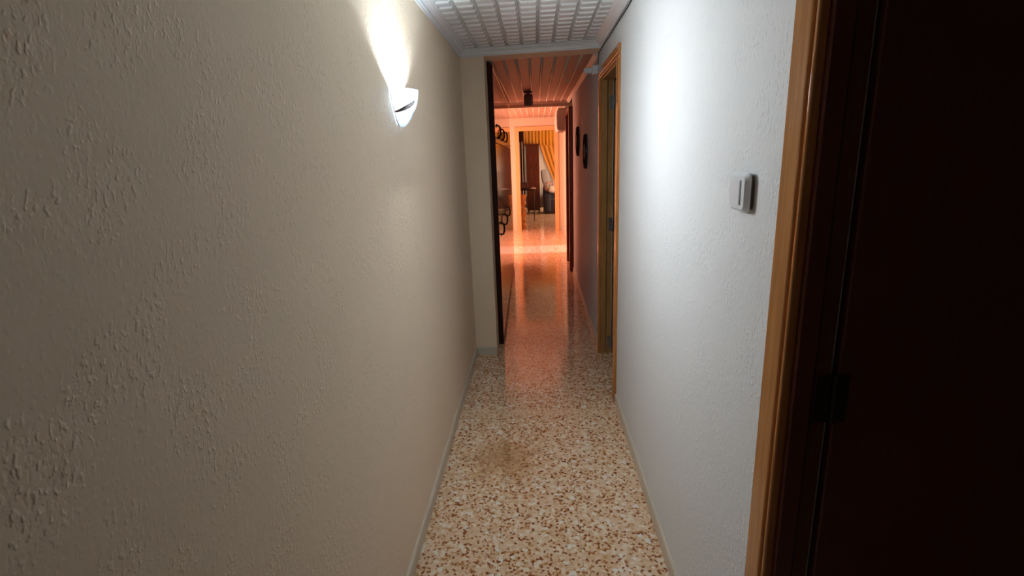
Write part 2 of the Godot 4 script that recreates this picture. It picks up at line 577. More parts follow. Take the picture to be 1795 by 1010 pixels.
func _floor() -> void:
	var root := thing("floor", "polished terrazzo tile floor of cream chips with brown specks", "floor", Vector3.ZERO, 0.0, "", "structure")
	var st := tool()
	box(st, Vector3(-2.1, -0.15, 1.5), Vector3(2.4, -0.0012, -15.2))
	part("screed", st, M.grout, root)
	var p := 0.331
	var tile_mesh := func(w: float, d: float) -> Mesh:
		var t := tool()
		box(t, Vector3(-w / 2, -0.02, -d / 2), Vector3(w / 2, 0, d / 2))
		t.generate_normals()
		return t.commit()
	var one: Mesh = tile_mesh.call(p - 0.0012, p - 0.0012)
	var z := 1.45 - p / 2
	while z > -10.75:
		for k in 3:
			place("floor_tile", one, M.terrazzo, root, Vector3(XL + 0.01 - 0.015 + p * (k + 0.5), 0, z))
		if z < -7.55:
			for k in 4:
				place("floor_tile", one, M.terrazzo, root, Vector3(XL - 0.005 - p * (k + 0.5), 0, z))
		z -= p
	# a faint yellowish stain worn into the polish in mid-corridor
	st = tool()
	var wob := noise(FastNoiseLite.TYPE_SIMPLEX, 0.9, 77, 2)
	var ring_at := func(r: float, k: int) -> Vector3:
		var a := TAU * k / 36.0
		var f := r * (1.0 + 0.40 * wob.get_noise_2d(cos(a) * (1.2 + r), sin(a) * (1.2 + r)))
		return Vector3(-0.215 + 0.20 * f * cos(a), 0.0004, -2.41 + 0.23 * f * sin(a))
	# thin films, one over the other, so that the stain fades outwards
	for j in 5:
		var r := 1.0 - 0.17 * j
		for k in 36:
			var lift := Vector3(0, 0.0002 * j, 0)
			tri(st, Vector3(-0.215, 0.0004, -2.41) + lift, ring_at.call(r, k) + lift, ring_at.call(r, k + 1) + lift, Vector3.UP)
	part("stain", st, M.stain, root)
	# the rooms beyond are floored with the same terrazzo, too far or hidden to tell the tiles apart
	st = tool()
	box(st, Vector3(-2.0, -0.02, z + p / 2 - 0.001), Vector3(2.3, 0, -15.1))
	part("living_room_paving", st, M.terrazzo, root)
	st = tool()
	box(st, Vector3(XL + 3 * p - 0.004, -0.02, 1.4), Vector3(2.3, 0, -10.7))
	part("side_room_paving", st, M.terrazzo, root)

func _baseboards() -> void:
	var prof := PackedVector2Array([Vector2(0, 0), Vector2(0.011, 0), Vector2(0.011, 0.055), Vector2(0.008, 0.062), Vector2(0, 0.062)])
	var run := func(called: String, label: String, at: Vector3, u: Vector3, w: Vector3) -> void:
		var root := thing(called, label, "baseboard", Vector3.ZERO, 0.0, "", "structure")
		var n := int(ceil(w.length() / 0.33))
		for k in n:
			var st := tool()
			extrude(st, prof, at + w * (float(k) / n) + w.normalized() * 0.0007, u, Vector3.UP, w / n - w.normalized() * 0.0014)
			part("skirting_tile", st, M.skirting, root)
	run.call("baseboard_left", "low grey stone skirting along the warm-tinted left wall", Vector3(XL, 0, 1.38), Vector3.RIGHT, Vector3(0, 0, -5.26))
	run.call("baseboard_pillar", "short grey stone skirting at the foot of the warm-tinted return", Vector3(XL + 0.012, 0, -3.88), Vector3.BACK, Vector3(0.155, 0, 0))
	run.call("baseboard_right", "low grey stone skirting between the two right-hand doors", Vector3(XR, 0, -1.015), Vector3.LEFT, Vector3(0, 0, -2.0))
	run.call("baseboard_far", "skirting on the right wall beyond the second door, glowing orange", Vector3(XR, 0, -3.94), Vector3.LEFT, Vector3(0, 0, -2.85))

func _near_ceiling() -> void:
	var tilt := 0.020
	var root := thing("ceiling", "white moulded foam ceiling strips with rows of crosswise ribs", "ceiling", Vector3(0, 2.268, 0), 0.0, "", "structure")
	root.rotation.z = tilt
	var st := tool()
	box(st, Vector3(XL - 0.02, 0.014, 1.4), Vector3(XR + 0.02, 0.03, -3.89))
	part("backing", st, M.gap, root)
	# one strip: a flat tray whose crosswise bars swell towards the corridor
	var pitch := 0.0968
	var rows := 10
	var make := func(w: float) -> Mesh:
		var t := tool()
		var prof := []
		for r in rows:
			# a bar: rises steeply, rolls over, falls to a narrow valley
			for q in [[0.0, 0.010], [0.03, 0.0085], [0.075, -0.003], [0.12, -0.005], [0.20, -0.0052], [0.55, -0.0025], [0.86, -0.0005], [0.93, 0.002], [0.96, 0.008]]:
				prof.append(Vector2((r + q[0]) * pitch, q[1]))
		prof.append(Vector2(rows * pitch, 0.010))
		var e := 0.010
		for k in prof.size() - 1:
			var a: Vector2 = prof[k]; var b: Vector2 = prof[k + 1]
			# the bars stop short of the strip's rims; the rims are plain raised edges
			var xs := [-w / 2 + 0.004, -w / 2 + e + 0.003, w / 2 - e - 0.003, w / 2 - 0.004]
			var lift := [0.011, 0.0, 0.0, 0.011]
			for j in 3:
				var ya0: float = maxf(a.y, 0.010 if j == 0 else a.y); var yb0: float = maxf(b.y, 0.010 if j == 0 else b.y)
				var ya1: float = 0.010 if j == 2 else a.y; var yb1: float = 0.010 if j == 2 else b.y
				if j == 0:
					ya1 = a.y; yb1 = b.y
				if j == 2:
					ya0 = a.y; yb0 = b.y
				quad(t, Vector3(xs[j], ya0, -a.x), Vector3(xs[j + 1], ya1, -a.x), Vector3(xs[j + 1], yb1, -b.x), Vector3(xs[j], yb0, -b.x), Vector3.DOWN)
		# rims and flat back
		t.set_smooth_group(-1)
		for s in [-1.0, 1.0]:
			box(t, Vector3(s * w / 2, 0.004, 0.0), Vector3(s * (w / 2 - 0.0045), 0.013, -rows * pitch))
		box(t, Vector3(-w / 2, 0.0112, 0.0), Vector3(w / 2, 0.0132, -rows * pitch))
		t.generate_normals()
		return t.commit()
	var w := 0.1045
	var strip: Mesh = make.call(w - 0.002)
	for k in 9:
		for j in 6:
			place("ceiling_strip", strip, M.white_foam, root, Vector3(-0.02 + (k - 4) * w, 0, 1.0 + 0.93 - 0.005 - j * rows * pitch))
	# cornices on both walls and on the header
	var prof := PackedVector2Array([Vector2(0, 0), Vector2(0.050, 0), Vector2(0.050, -0.007), Vector2(0.042, -0.010), Vector2(0.036, -0.016), Vector2(0.026, -0.022), Vector2(0.017, -0.030), Vector2(0.013, -0.040), Vector2(0.006, -0.043), Vector2(0.006, -0.050), Vector2(0, -0.050)])
	st = tool()
	var drop := 0.268 + XL * tilt
	extrude(st, prof, Vector3(XL, 2.0 + drop + 0.002, 1.4), Vector3.RIGHT, Vector3.UP, Vector3(0, 0, -5.28))
	struct("trim_1", st, M.white_cornice, "white cornice along the top of the warm-tinted left wall", "cornice")
	st = tool()
	extrude(st, prof, Vector3(XR - 0.006, 2.268 + XR * tilt + 0.002, 1.4), Vector3.LEFT, Vector3.UP, Vector3(0, 0, -5.28))
	struct("trim_2", st, M.white_cornice, "white cornice along the right wall, cracked away from the plaster", "cornice")
	st = tool()
	extrude(st, prof, Vector3(XL + 0.002, 2.268 + XL * tilt, -3.88), Vector3.BACK, Vector3.UP, Vector3(XR - XL - 0.010, (XR - XL) * tilt, 0))
	struct("trim_3", st, M.white_cornice, "white cornice across the header, under the ribbed ceiling", "cornice")

func _far_ceiling() -> void:
	var root := thing("ceiling_panelled", "lower ceiling of long glossy planks beyond the header, lit orange", "ceiling", Vector3.ZERO, 0.0, "", "structure")
	var st := tool()
	box(st, Vector3(-0.9, 2.238, -4.09), Vector3(XR, 2.258, -7.62))
	part("backing", st, M.gap, root)
	var w := 0.098
	var t := tool()
	var prof := PackedVector2Array([Vector2(-w / 2, 0.008), Vector2(-w / 2, 0.004), Vector2(-w / 2 + 0.002, 0.0025), Vector2(w / 2 - 0.021, 0.0025), Vector2(w / 2 - 0.019, 0.008)])
	extrude(t, prof, Vector3.ZERO, Vector3.RIGHT, Vector3.UP, Vector3(0, 0, -3.51))
	t.generate_normals()
	var plank: Mesh = t.commit()
	t = tool(true)
	extrude(t, PackedVector2Array([Vector2(-0.0095, 0.008), Vector2(-0.009, 0.001), Vector2(-0.006, -0.003), Vector2(0.0, -0.0048), Vector2(0.006, -0.003), Vector2(0.009, 0.001), Vector2(0.0095, 0.008)]), Vector3.ZERO, Vector3.RIGHT, Vector3.UP, Vector3(0, 0, -3.51))
	t.generate_normals()
	var strip: Mesh = t.commit()
	for k in 9:
		place("ceiling_plank", plank, M.plank, root, Vector3(-0.365 + k * w, 2.23, -4.09))
		place("joint_strip", strip, M.joint, root, Vector3(-0.365 + (k + 0.5) * w - 0.0095, 2.23, -4.09))
	st = tool()
	box(st, Vector3(-1.78, 2.238, -7.66), Vector3(0.53, 2.258, -10.70))
	part("backing", st, M.gap, root)
	for k in 23:
		for q in [["ceiling_plank", plank, M.plank, 0.0], ["joint_strip", strip, M.joint, 0.5 * w - 0.0095]]:
			var o := place(q[0], q[1], q[2], root, Vector3(-1.73 + k * w + q[3], 2.23, -7.66))
			o.scale.z = 3.04 / 3.51
	# beam with a small moulding where the hall begins
	st = tool()
	box(st, Vector3(-0.9, 2.165, -7.56), Vector3(0.53, TOP, -7.66))
	struct("wall_beam", st, M.room_wall, "shallow beam at the end of the planked ceiling, before the bright hall", "wall")
	var cp := PackedVector2Array([Vector2(0, 0), Vector2(0.035, 0), Vector2(0.030, -0.008), Vector2(0.012, -0.022), Vector2(0.006, -0.03), Vector2(0, -0.03)])
	st = tool()
	extrude(st, cp, Vector3(-0.36, 2.23, -7.56), Vector3.BACK, Vector3.UP, Vector3(0.83, 0, 0))
	struct("trim_4", st, M.white_pvc, "thin moulding on the far beam at the end of the planked ceiling", "cornice")
	st = tool()
	extrude(st, cp, Vector3(XR, 2.23, -4.09), Vector3.LEFT, Vector3.UP, Vector3(0, 0, -3.47))
	struct("trim_5", st, M.white_pvc, "moulding along the right edge of the planked ceiling", "cornice")

# a frame with casings on the corridor side, a jamb lining, and a leaf opened into the room
func door_frame(called: String, label: String, x: float, z0: float, z1: float, top: float, wood_m: Material, wood_z: Material, jamb_m: Material, thick: float, d := WT, cw := 0.070) -> Node3D:
	# z0 nearer, z1 farther: the clear opening
	var root := thing(called, label, "door", Vector3.ZERO, 0.0, "", "structure")
	# casing outline: (across from the opening's edge, out of the wall)
	var prof := PackedVector2Array([Vector2(0.0, 0.0), Vector2(0.0, thick - 0.003), Vector2(0.001, thick - 0.0012), Vector2(0.0028, thick), Vector2(0.0055, thick + 0.0006), Vector2(0.0082, thick), Vector2(0.010, thick - 0.0012), Vector2(0.011, thick - 0.003), Vector2(0.011, thick - 0.011), Vector2(0.020, thick - 0.011), Vector2(0.022, thick - 0.003), Vector2(0.024, thick - 0.001), Vector2(0.027, thick), Vector2(cw - 0.006, thick), Vector2(cw - 0.0037, thick - 0.00045), Vector2(cw - 0.0018, thick - 0.0018), Vector2(cw - 0.00045, thick - 0.0037), Vector2(cw, thick - 0.006), Vector2(cw, 0.0)])
	for s in [[z1, -1.0], [z0, 1.0]]:
		var st := tool()
		extrude(st, prof, Vector3(x, 0, s[0]), Vector3(0, 0, s[1]), Vector3.LEFT, Vector3(0, top + cw * 0.0, 0))
		part("casing", st, wood_m, root)
	var st2 := tool()
	extrude(st2, prof, Vector3(x, top, z1 - cw), Vector3.UP, Vector3.LEFT, Vector3(0, 0, z0 - z1 + 2 * cw))
	part("head_casing", st2, wood_z, root)
	# jamb lining with a rebate for the leaf
	for s in [[z1, 1.0], [z0, -1.0]]:
		var st := tool()
		chamfer(st, Vector3(x + 0.001, 0, s[0] - 0.02 * s[1]), Vector3(x + d * 0.5, top, s[0] + 0.012 * s[1]), 0.002)
		chamfer(st, Vector3(x + d * 0.5 + 0.005, 0, s[0] - 0.02 * s[1]), Vector3(x + d, top, s[0]), 0.002)
		part("jamb", st, jamb_m, root)
	var st3 := tool()
	chamfer(st3, Vector3(x + 0.001, top - 0.012, z0), Vector3(x + d, top + 0.02, z1), 0.002)
	part("head_jamb", st3, jamb_m, root)
	return root

func door_leaf(root: Node3D, hinge: Vector3, width: float, height: float, m: Material, fields: bool, hinge_y: Array, metal: Material) -> void:
	var pivot := Vector3(hinge.x, 0, hinge.z)
	var b := Basis.IDENTITY
	var st := tool()
	chamfer(st, Vector3(0.004, 0.008, -0.018), Vector3(width, height, 0.018), 0.0025)
	# two shallow raised fields on the face
	for f in ([[0.16, 0.95], [1.10, height - 0.14]] if fields else []):
		chamfer(st, Vector3(0.14, f[0], 0.012), Vector3(width - 0.12, f[1], 0.0225), 0.004)
	var leaf := part("door_leaf", st, m, root)
	leaf.transform = Transform3D(b, pivot)
	var hs := tool(true)
	lathe(hs, PackedVector2Array([Vector2(0, -0.001), Vector2(0.0055, 0.0), Vector2(0.0055, 0.098), Vector2(0.004, 0.102), Vector2(0, 0.103)]), Vector3(-0.003, 0, 0.023), Vector3.UP, 12)
	hs.set_smooth_group(-1)
	box(hs, Vector3(-0.034, 0.002, 0.0188), Vector3(-0.003, 0.098, 0.0206))
	box(hs, Vector3(-0.003, 0.002, 0.0188), Vector3(0.024, 0.098, 0.0206))
	hs.generate_normals()
	var hm := hs.commit()
	for y in hinge_y:
		place("hinge", hm, metal, leaf, Vector3(0, y, 0))
	# lever handle near the free edge
	var ks := tool(true)
	lathe(ks, PackedVector2Array([Vector2(0, 0), Vector2(0.024, 0.0), Vector2(0.024, 0.006), Vector2(0.009, 0.009), Vector2(0.009, 0.045), Vector2(0, 0.046)]), Vector3(width - 0.06, 1.03, 0.018), Vector3.BACK, 16)
	tube(ks, [Vector3(width - 0.06, 1.03, 0.06), Vector3(width - 0.10, 1.03, 0.062), Vector3(width - 0.17, 1.028, 0.060)], [0.009, 0.008, 0.007])
	part("door_handle", ks, M.steel, leaf)

func _doors() -> void:
	var d := door_frame("door_1", "nearest door on the right, honey wood frame with dark leaf opened inwards", XR, -0.20, -0.925, 2.03, M.honey, M.honey_x, M.leaf, 0.016, 0.072, 0.088)
	door_leaf(d, Vector3(XR + 0.083, 0, -0.944), 0.70, 2.01, M.leaf, false, [0.22, 1.02, 1.78], M.steel_dark)
	d = door_frame("door_2", "second door on the right, honey wood frame with hinges showing on its jamb", XR, -3.095, -3.865, 2.03, M.honey, M.honey_x, M.olive, 0.016, 0.080)
	door_leaf(d, Vector3(XR + 0.090, 0, -3.884), 0.72, 2.01, M.olive, true, [0.04, 0.965, 1.82], M.steel)
	d = door_frame("door_3", "dark red wood door frame on the right wall, beyond the oval plaques", XR, -6.88, -7.50, 2.03, M.red_wood, M.red_wood, M.red_wood, 0.05)
	var st := tool()
	chamfer(st, Vector3(XR + 0.03, 0.008, -6.88), Vector3(XR + 0.065, 2.01, -7.50), 0.003)
	part("door_leaf", st, M.red_wood, d)
	# the living room doorway: casing only
	d = thing("door_4", "pale orange wood casing round the living room doorway at the end", "door", Vector3.ZERO, 0.0, "", "structure")
	var cp := PackedVector2Array([Vector2(0.0, 0.0), Vector2(0.0, 0.016), Vector2(0.004, 0.02), Vector2(0.078, 0.02), Vector2(0.084, 0.014), Vector2(0.084, 0.0)])
	st = tool()
	extrude(st, cp, Vector3(-0.325, 0, -10.70), Vector3.LEFT, Vector3.BACK, Vector3(0, 1.985, 0))
	part("casing", st, M.orange_wood, d)
	st = tool()
	extrude(st, cp, Vector3(0.372, 0, -10.70), Vector3.RIGHT, Vector3.BACK, Vector3(0, 1.985, 0))
	part("casing", st, M.orange_wood, d)
	st = tool()
	extrude(st, cp, Vector3(-0.409, 1.985, -10.70), Vector3.UP, Vector3.BACK, Vector3(0.865, 0, 0))
	part("head_casing", st, M.orange_wood, d)
	st = tool()
	chamfer(st, Vector3(-0.345, 0, -10.70), Vector3(-0.325, 2.0, -10.81), 0.002)
	chamfer(st, Vector3(0.372, 0, -10.70), Vector3(0.39, 2.0, -10.81), 0.002)
	chamfer(st, Vector3(-0.345, 1.985, -10.70), Vector3(0.39, 2.005, -10.81), 0.002)
	part("jamb", st, M.brown_wood, d)
	# dark door added behind the viewer to cut light bounced onto the jamb
	d = thing("door_5", "added dark door behind the viewer that cuts bounced light", "door", Vector3.ZERO, 0.0, "", "structure")
	st = tool()
	chamfer(st, Vector3(-0.44, 0.005, 1.36), Vector3(0.40, 2.03, 1.40), 0.004)
	for f in [[0.15, 0.9], [1.05, 1.9]]:
		chamfer(st, Vector3(-0.32, f[0], 1.352), Vector3(0.28, f[1], 1.37), 0.006)
	part("door_leaf", st, M.brown_wood, d)

func _windows() -> void:
	var make := func(called: String, label: String, at: Transform3D, w: float, h: float) -> void:
		# in the window's own axes: x along the wall, y up, z into the room
		var root := thing(called, label, "window", Vector3.ZERO, 0.0, "", "structure")
		root.transform = at
		var st := tool()
		for b in [[Vector3(-w / 2, 0, -0.03), Vector3(-w / 2 + 0.06, h, 0.03)], [Vector3(w / 2 - 0.06, 0, -0.03), Vector3(w / 2, h, 0.03)], [Vector3(-0.04, 0.06, -0.03), Vector3(0.04, h - 0.06, 0.03)], [Vector3(-w / 2 + 0.06, 0, -0.03), Vector3(w / 2 - 0.06, 0.06, 0.03)], [Vector3(-w / 2 + 0.06, h - 0.06, -0.03), Vector3(w / 2 - 0.06, h, 0.03)]]:
			chamfer(st, b[0], b[1], 0.004)
		part("window_frame", st, M.plastic, root)
		for s in [-1.0, 1.0]:
			st = tool()
			box(st, Vector3(s * 0.04, 0.06, -0.003), Vector3(s * (w / 2 - 0.06), h - 0.06, 0.003))
			part("pane", st, M.glass, root)
	make.call("window_1", "tall window of the far hall, round the corner to the left", Transform3D(Basis(Vector3(0, 0, -1), Vector3.UP, Vector3(1, 0, 0)), Vector3(-1.84, 0.1, -9.0)), 2.1, 2.0)
	make.call("window_2", "living room window behind the yellow curtains", Transform3D(Basis.IDENTITY, Vector3(0.45, 0.35, -15.15)), 1.6, 1.8)
	make.call("window_3", "added side window out of sight to the right, source of the living room fill", Transform3D(Basis(Vector3(0, 0, 1), Vector3.UP, Vector3(-1, 0, 0)), Vector3(2.35, 0.6, -13.2)), 1.4, 1.5)  # unseen window added to go with the living room fill
	# orange curtains added out of view, their gap shaping the strip of sun
	for c in [[-7.76, -8.17, "added orange curtain shaping the hall sun strip, nearer of the two"], [-8.83, -10.14, "added orange curtain shaping the hall sun strip, farther of the two"]]:
		var st := tool(true)
		var z0: float = c[0]
		var z1: float = c[1]
		var folds: float = absf(z1 - z0) / 0.11
		sheet(st, func(u: float, v: float) -> Vector3: return Vector3(-1.69 + 0.022 * sin(u * folds * TAU), lerpf(2.18, 0.03, v), lerpf(z0, z1, u)), 48, 4, 0.003, Vector3.RIGHT)
		var o := part(numbered("added_hall_curtain"), st, M.added_curtain, self)
		tag(o, c[2], "curtain", "added orange curtains of the hall window")
	var rod := tool(true)
	tube(rod, [Vector3(-1.69, 2.195, -7.66), Vector3(-1.69, 2.195, -10.24)], [0.012], false, 12)
	tag(part("curtain_rod", rod, M.brown_wood, self), "wooden rod over the hall window", "curtain rod")

func _wardrobe() -> void:
	# built into the niche; its face recedes slightly from the corridor's axis
	var root := thing("wardrobe", "glossy reddish-brown built-in wardrobe with black iron pull handles on the left", "wardrobe", Vector3(-0.306, 0, -4.10), 0.0125)
	var L := 3.34
	var st := tool()
	box(st, Vector3(-0.55, 0.0, -0.012), Vector3(-0.03, 2.2, -L))
	part("carcass", st, M.wardrobe_dark, root)
	st = tool()
	chamfer(st, Vector3(-0.05, 0.0, 0.0), Vector3(0.0, 2.19, -0.035), 0.003)
	part("side_stile", st, M.wardrobe_dark, root)
	st = tool()
	chamfer(st, Vector3(-0.045, 2.165, -0.036), Vector3(0.004, 2.2, -L), 0.003)
	part("top_rail", st, M.honey_x, root)
	st = tool()
	chamfer(st, Vector3(-0.035, 1.635, -0.036), Vector3(0.003, 1.675, -L), 0.003)
	part("middle_rail", st, M.honey_x, root)
	st = tool()
	box(st, Vector3(-0.035, 0.0, -0.036), Vector3(-0.012, 0.055, -L))
	part("plinth", st, M.wardrobe_dark, root)
	# stirrup pull: an arc of iron standing out of the door, thickest at its middle
	var ring := func(cy: float) -> Mesh:
		var t := tool(true)
		var pts := []
		var rad := []
		for k in 15:
			var a := PI * k / 14
			pts.append(Vector3(0.002 + 0.027 * pow(sin(a), 0.7), cy + 0.050 * cos(a), 0.004 * sin(a)))
			rad.append(0.0050 + 0.0030 * sin(a) + (0.003 if k > 9 and k < 13 else 0.0))
		tube(t, pts, rad, false, 8)
		for s in [-1.0, 1.0]:
			lathe(t, PackedVector2Array([Vector2(0, 0), Vector2(0.014, 0), Vector2(0.013, 0.003), Vector2(0.007, 0.006), Vector2(0, 0.007)]), Vector3(0, cy + 0.050 * s, 0), Vector3.RIGHT, 12)
		t.generate_normals()
		return t.commit()
	var rm: Mesh = ring.call(0.0)
	# three doors with a cupboard over each, then a plain end panel
	var seams := [-0.038, -0.62, -1.26, -2.02]
	var handles := [-0.30, -0.95, -1.66]
	for k in 3:
		for row in [[0.06, 1.632, 0.935], [1.678, 2.162, 1.725]]:
			var t := tool()
			chamfer(t, Vector3(-0.024, row[0], seams[k]), Vector3(0.0, row[1], seams[k + 1] + 0.004), 0.003)
			var door := part("wardrobe_door", t, M.wardrobe, root)
			place("pull_handle", rm, M.iron, door, Vector3(0.0, row[2], handles[k]))
	for row in [[0.06, 1.632], [1.678, 2.162]]:
		st = tool()
		chamfer(st, Vector3(-0.024, row[0], seams[3]), Vector3(0.0, row[1], -L), 0.003)
		part("end_panel", st, M.wardrobe, root)

func _corridor_things() -> void:
	# ---- wall lamp
	var zc := -2.02
	var lamp := thing("wall_lamp", "lit white glass shield-shaped sconce high on the left wall", "lamp", Vector3(XL, 1.70, zc))
	var R := 0.086
	var depth := 0.066
	var H := 0.128
	var shade := func(scale: float, top: float, lift: float) -> Array:
		var grid := []
		var nv := 14
		var nu := 28
		for j in nv + 1:
			var v := float(j) / nv
			var r := pow(maxf(0.0, 1.0 - pow(v, 1.7)), 0.80)
			var row := []
			for k in nu + 1:
				var a := PI * k / nu
				row.append(Vector3(0.006 + 0.010 * sin(a) + depth * scale * sin(a) * (0.10 + 0.90 * r), top - H * v * scale + lift, cos(a) * R * scale * r))
			grid.append(row)
		return grid
	var outer: Array = shade.call(1.0, 0.085, 0.0)
	var inner: Array = shade.call(0.94, 0.085, 0.0)
	var st := tool(true)
	var ax := Vector3(0.03, 0.03, 0)
	for j in 14:
		for k in 28:
			var m: Vector3 = (outer[j][k] + outer[j + 1][k + 1]) * 0.5
			quad(st, outer[j][k], outer[j][k + 1], outer[j + 1][k + 1], outer[j + 1][k], m - ax)
			quad(st, inner[j][k], inner[j][k + 1], inner[j + 1][k + 1], inner[j + 1][k], ax - m)
	st.set_smooth_group(-1)
	for k in 28:
		quad(st, outer[0][k], outer[0][k + 1], inner[0][k + 1], inner[0][k], Vector3.UP)
	for j in 14:
		for k in [0, 28]:
			quad(st, outer[j][k], outer[j + 1][k], inner[j + 1][k], inner[j][k], Vector3.LEFT)
	part("glass_shade", st, M.shade_glass, lamp)
	st = tool()
	var outline := PackedVector2Array()
	for j in 15:
		outline.append(Vector2(inner[j][0].z * 0.97, inner[j][0].y - 0.002))
	for j in range(13, -1, -1):
		outline.append(Vector2(inner[j][28].z * 0.97, inner[j][28].y - 0.002))
	extrude(st, outline, Vector3(0.001, 0, 0), Vector3.BACK, Vector3.UP, Vector3(0.004, 0, 0))
	part("back_plate", st, M.plastic, lamp)
	st = tool(true)
	lathe(st, PackedVector2Array([Vector2(0, 0), Vector2(0.036, 0), Vector2(0.036, 0.006), Vector2(0.030, 0.010), Vector2(0, 0.011)]), Vector3(0, 0.02, 0), Vector3.RIGHT, 24)
	tube(st, [Vector3(0.008, 0.02, 0), Vector3(0.03, 0.0, 0), Vector3(0.050, 0.006, 0)], [0.006], false, 8)
	part("wall_plate", st, M.chrome, lamp)
	st = tool(true)
	lathe(st, PackedVector2Array([Vector2(0, 0), Vector2(0.011, 0), Vector2(0.011, 0.022), Vector2(0, 0.023)]), Vector3(0.050, 0.002, 0), Vector3.UP, 14)
	part("bulb_holder", st, M.plastic, lamp)
	st = tool(true)
	var bp := PackedVector2Array()
	for k in 11:
		var a := -PI / 2 + PI * k / 10
		bp.append(Vector2(0.013 * cos(a), 0.048 + 0.017 * sin(a)))
	lathe(st, bp, Vector3(0.050, -0.006, 0), Vector3.UP, 16)
	part("bulb", st, M.bulb, lamp)
	# leaf-shaped metal clip that holds the shade on its near side
	st = tool(true)
	var clip := []
	var cr := []
	for k in 9:
		var t := k / 8.0
		clip.append(Vector3(0.004 + 0.072 * sin(t * 1.45), 0.002 + 0.045 * t * t + 0.010 * sin(t * PI), 0.086 - 0.050 * t))
		cr.append(0.0015 + 0.0085 * sin(minf(1.0, t * 1.0) * PI))
	tube(st, clip, cr, false, 8)
	part("clip", st, M.chrome, lamp)
	var l := OmniLight3D.new()
	l.name = "wall_lamp_light"
	l.light_color = Color(0.90, 0.96, 1.0)
	l.light_energy = 0.31
	l.light_size = 0.012
	l.omni_range = 14.0
	l.omni_attenuation = 2.0
	l.shadow_enabled = true
	lamp.add_child(l)
	l.position = Vector3(0.050, 0.042, 0)
	# the glow of the glass itself, just in front of it
	var g := AreaLight3D.new()
	g.name = "wall_lamp_glow"
	g.area_size = Vector2(0.15, 0.11)
	g.light_color = Color(0.93, 0.97, 1.0)
	g.light_energy = 0.38
	g.area_range = 14.0
	g.shadow_enabled = true
	lamp.add_child(g)
	g.look_at_from_position(Vector3(0.096, 0.03, 0), Vector3(1.1, -0.32, 0))
	g.position = Vector3(0.096, 0.03, 0)

	# ---- light switch
	var sw := thing("light_switch", "white square rocker light switch on the right wall beside the nearest door", "switch", Vector3(XR, 1.441, -1.205))
	st = tool()
	chamfer(st, Vector3(0.0, -0.036, -0.044), Vector3(-0.009, 0.036, 0.044), 0.002)
	part("back_box", st, M.plastic_side, sw)
	st = tool()
	# bevelled surround
	var fr := [[-0.009, 0.0425, 0.050], [-0.013, 0.0425, 0.050], [-0.021, 0.036, 0.043]]
	var loop := func(r: Array) -> Array:
		var o := []
		for q in [[-1, -1], [1, -1], [1, 1], [-1, 1]]:
			# rounded corners
			for s in 4:
				var a0 := atan2(q[0], q[1]) + PI / 4 - PI / 2 * s / 3.0
				var c := Vector2(q[1] * (r[2] - 0.012), q[0] * (r[1] - 0.012))
				o.append(Vector3(r[0], c.y + 0.012 * sin(a0), c.x + 0.012 * cos(a0)))
		return o
	var rings := []
	for r in fr:
		rings.append(loop.call(r))
	for j in 2:
		for k in 16:
			var k2 := (k + 1) % 16
			var out: Vector3 = (rings[j][k] + rings[j + 1][k2]) * 0.5 + Vector3(0.005, 0, 0)
			quad(st, rings[j][k], rings[j][k2], rings[j + 1][k2], rings[j + 1][k], out)
	for k in range(1, 15):
		tri(st, rings[2][0], rings[2][k], rings[2][k + 1], Vector3.LEFT)
		tri(st, rings[0][0], rings[0][k], rings[0][k + 1], Vector3.RIGHT)
	part("surround", st, M.plastic, sw)
	st = tool()
	# rocker, pressed in at its far edge
	extrude(st, PackedVector2Array([Vector2(-0.030, 0.018), Vector2(0.024, 0.018), Vector2(0.024, 0.0232), Vector2(0.022, 0.0245), Vector2(-0.030, 0.0225)]), Vector3(0, -0.0265, 0), Vector3(0, 0, 1), Vector3(-1, 0, 0), Vector3(0, 0.053, 0))
	part("rocker", st, M.plastic, sw)

	# ---- small white sensor above the second door
	var se := thing("motion_sensor", "small white stepped sensor box high on the right wall beyond the second door", "sensor", Vector3(XR, 2.118, -4.09))
	st = tool()
	chamfer(st, Vector3(0, -0.028, -0.030), Vector3(-0.042, 0.032, 0.030), 0.005)
	part("base", st, M.plastic, se)
	st = tool()
	chamfer(st, Vector3(-0.040, -0.022, -0.022), Vector3(-0.105, 0.016, 0.022), 0.006)
	part("head", st, M.plastic, se)

	# ---- thin cable tacked under the right cornice
	st = tool(true)
	var pts := []
	for k in 40:
		var t := k / 39.0
		pts.append(Vector3(XR - 0.003, 2.268 + XR * 0.02 - 0.056 + 0.0015 * sin(t * 41.0) - 0.0015 * sin(t * 17.0), lerpf(0.2, -4.02, t)))
	pts.append(Vector3(XR - 0.003, 2.185, -4.06))
	pts.append(Vector3(XR - 0.003, 2.15, -4.08))
	tube(st, pts, [0.0028], false, 6)
	tag(part("cable", st, M.gap, self), "thin brown cable along the right cornice down to the white sensor", "cable")

	# ---- two oval plaques on the right wall
	for p in [[-4.97, 1.545, "dark-framed oval wall plaque on the right wall, nearer and lower of the two"], [-5.86, 1.655, "dark-framed oval wall plaque on the right wall, farther and higher of the two"]]:
		var pl := thing("wall_plaque", p[2], "plaque", Vector3(XR, p[1], p[0]), 0.0, "oval plaques beyond the second door")
		st = tool(true)
		var n := 28
		var grid := []
		for q in [[1.0, 0.0], [1.0, 0.018], [0.93, 0.030], [0.82, 0.028], [0.76, 0.014]]:
			var row := []
			for k in n:
				var a := TAU * k / n
				var wob := 1.0 + 0.035 * cos(a * 4.0) * (1.0 if q[0] > 0.9 else 0.3)
				row.append(Vector3(-q[1], 0.152 * q[0] * sin(a) * wob, 0.095 * q[0] * cos(a) * wob))
			grid.append(row)
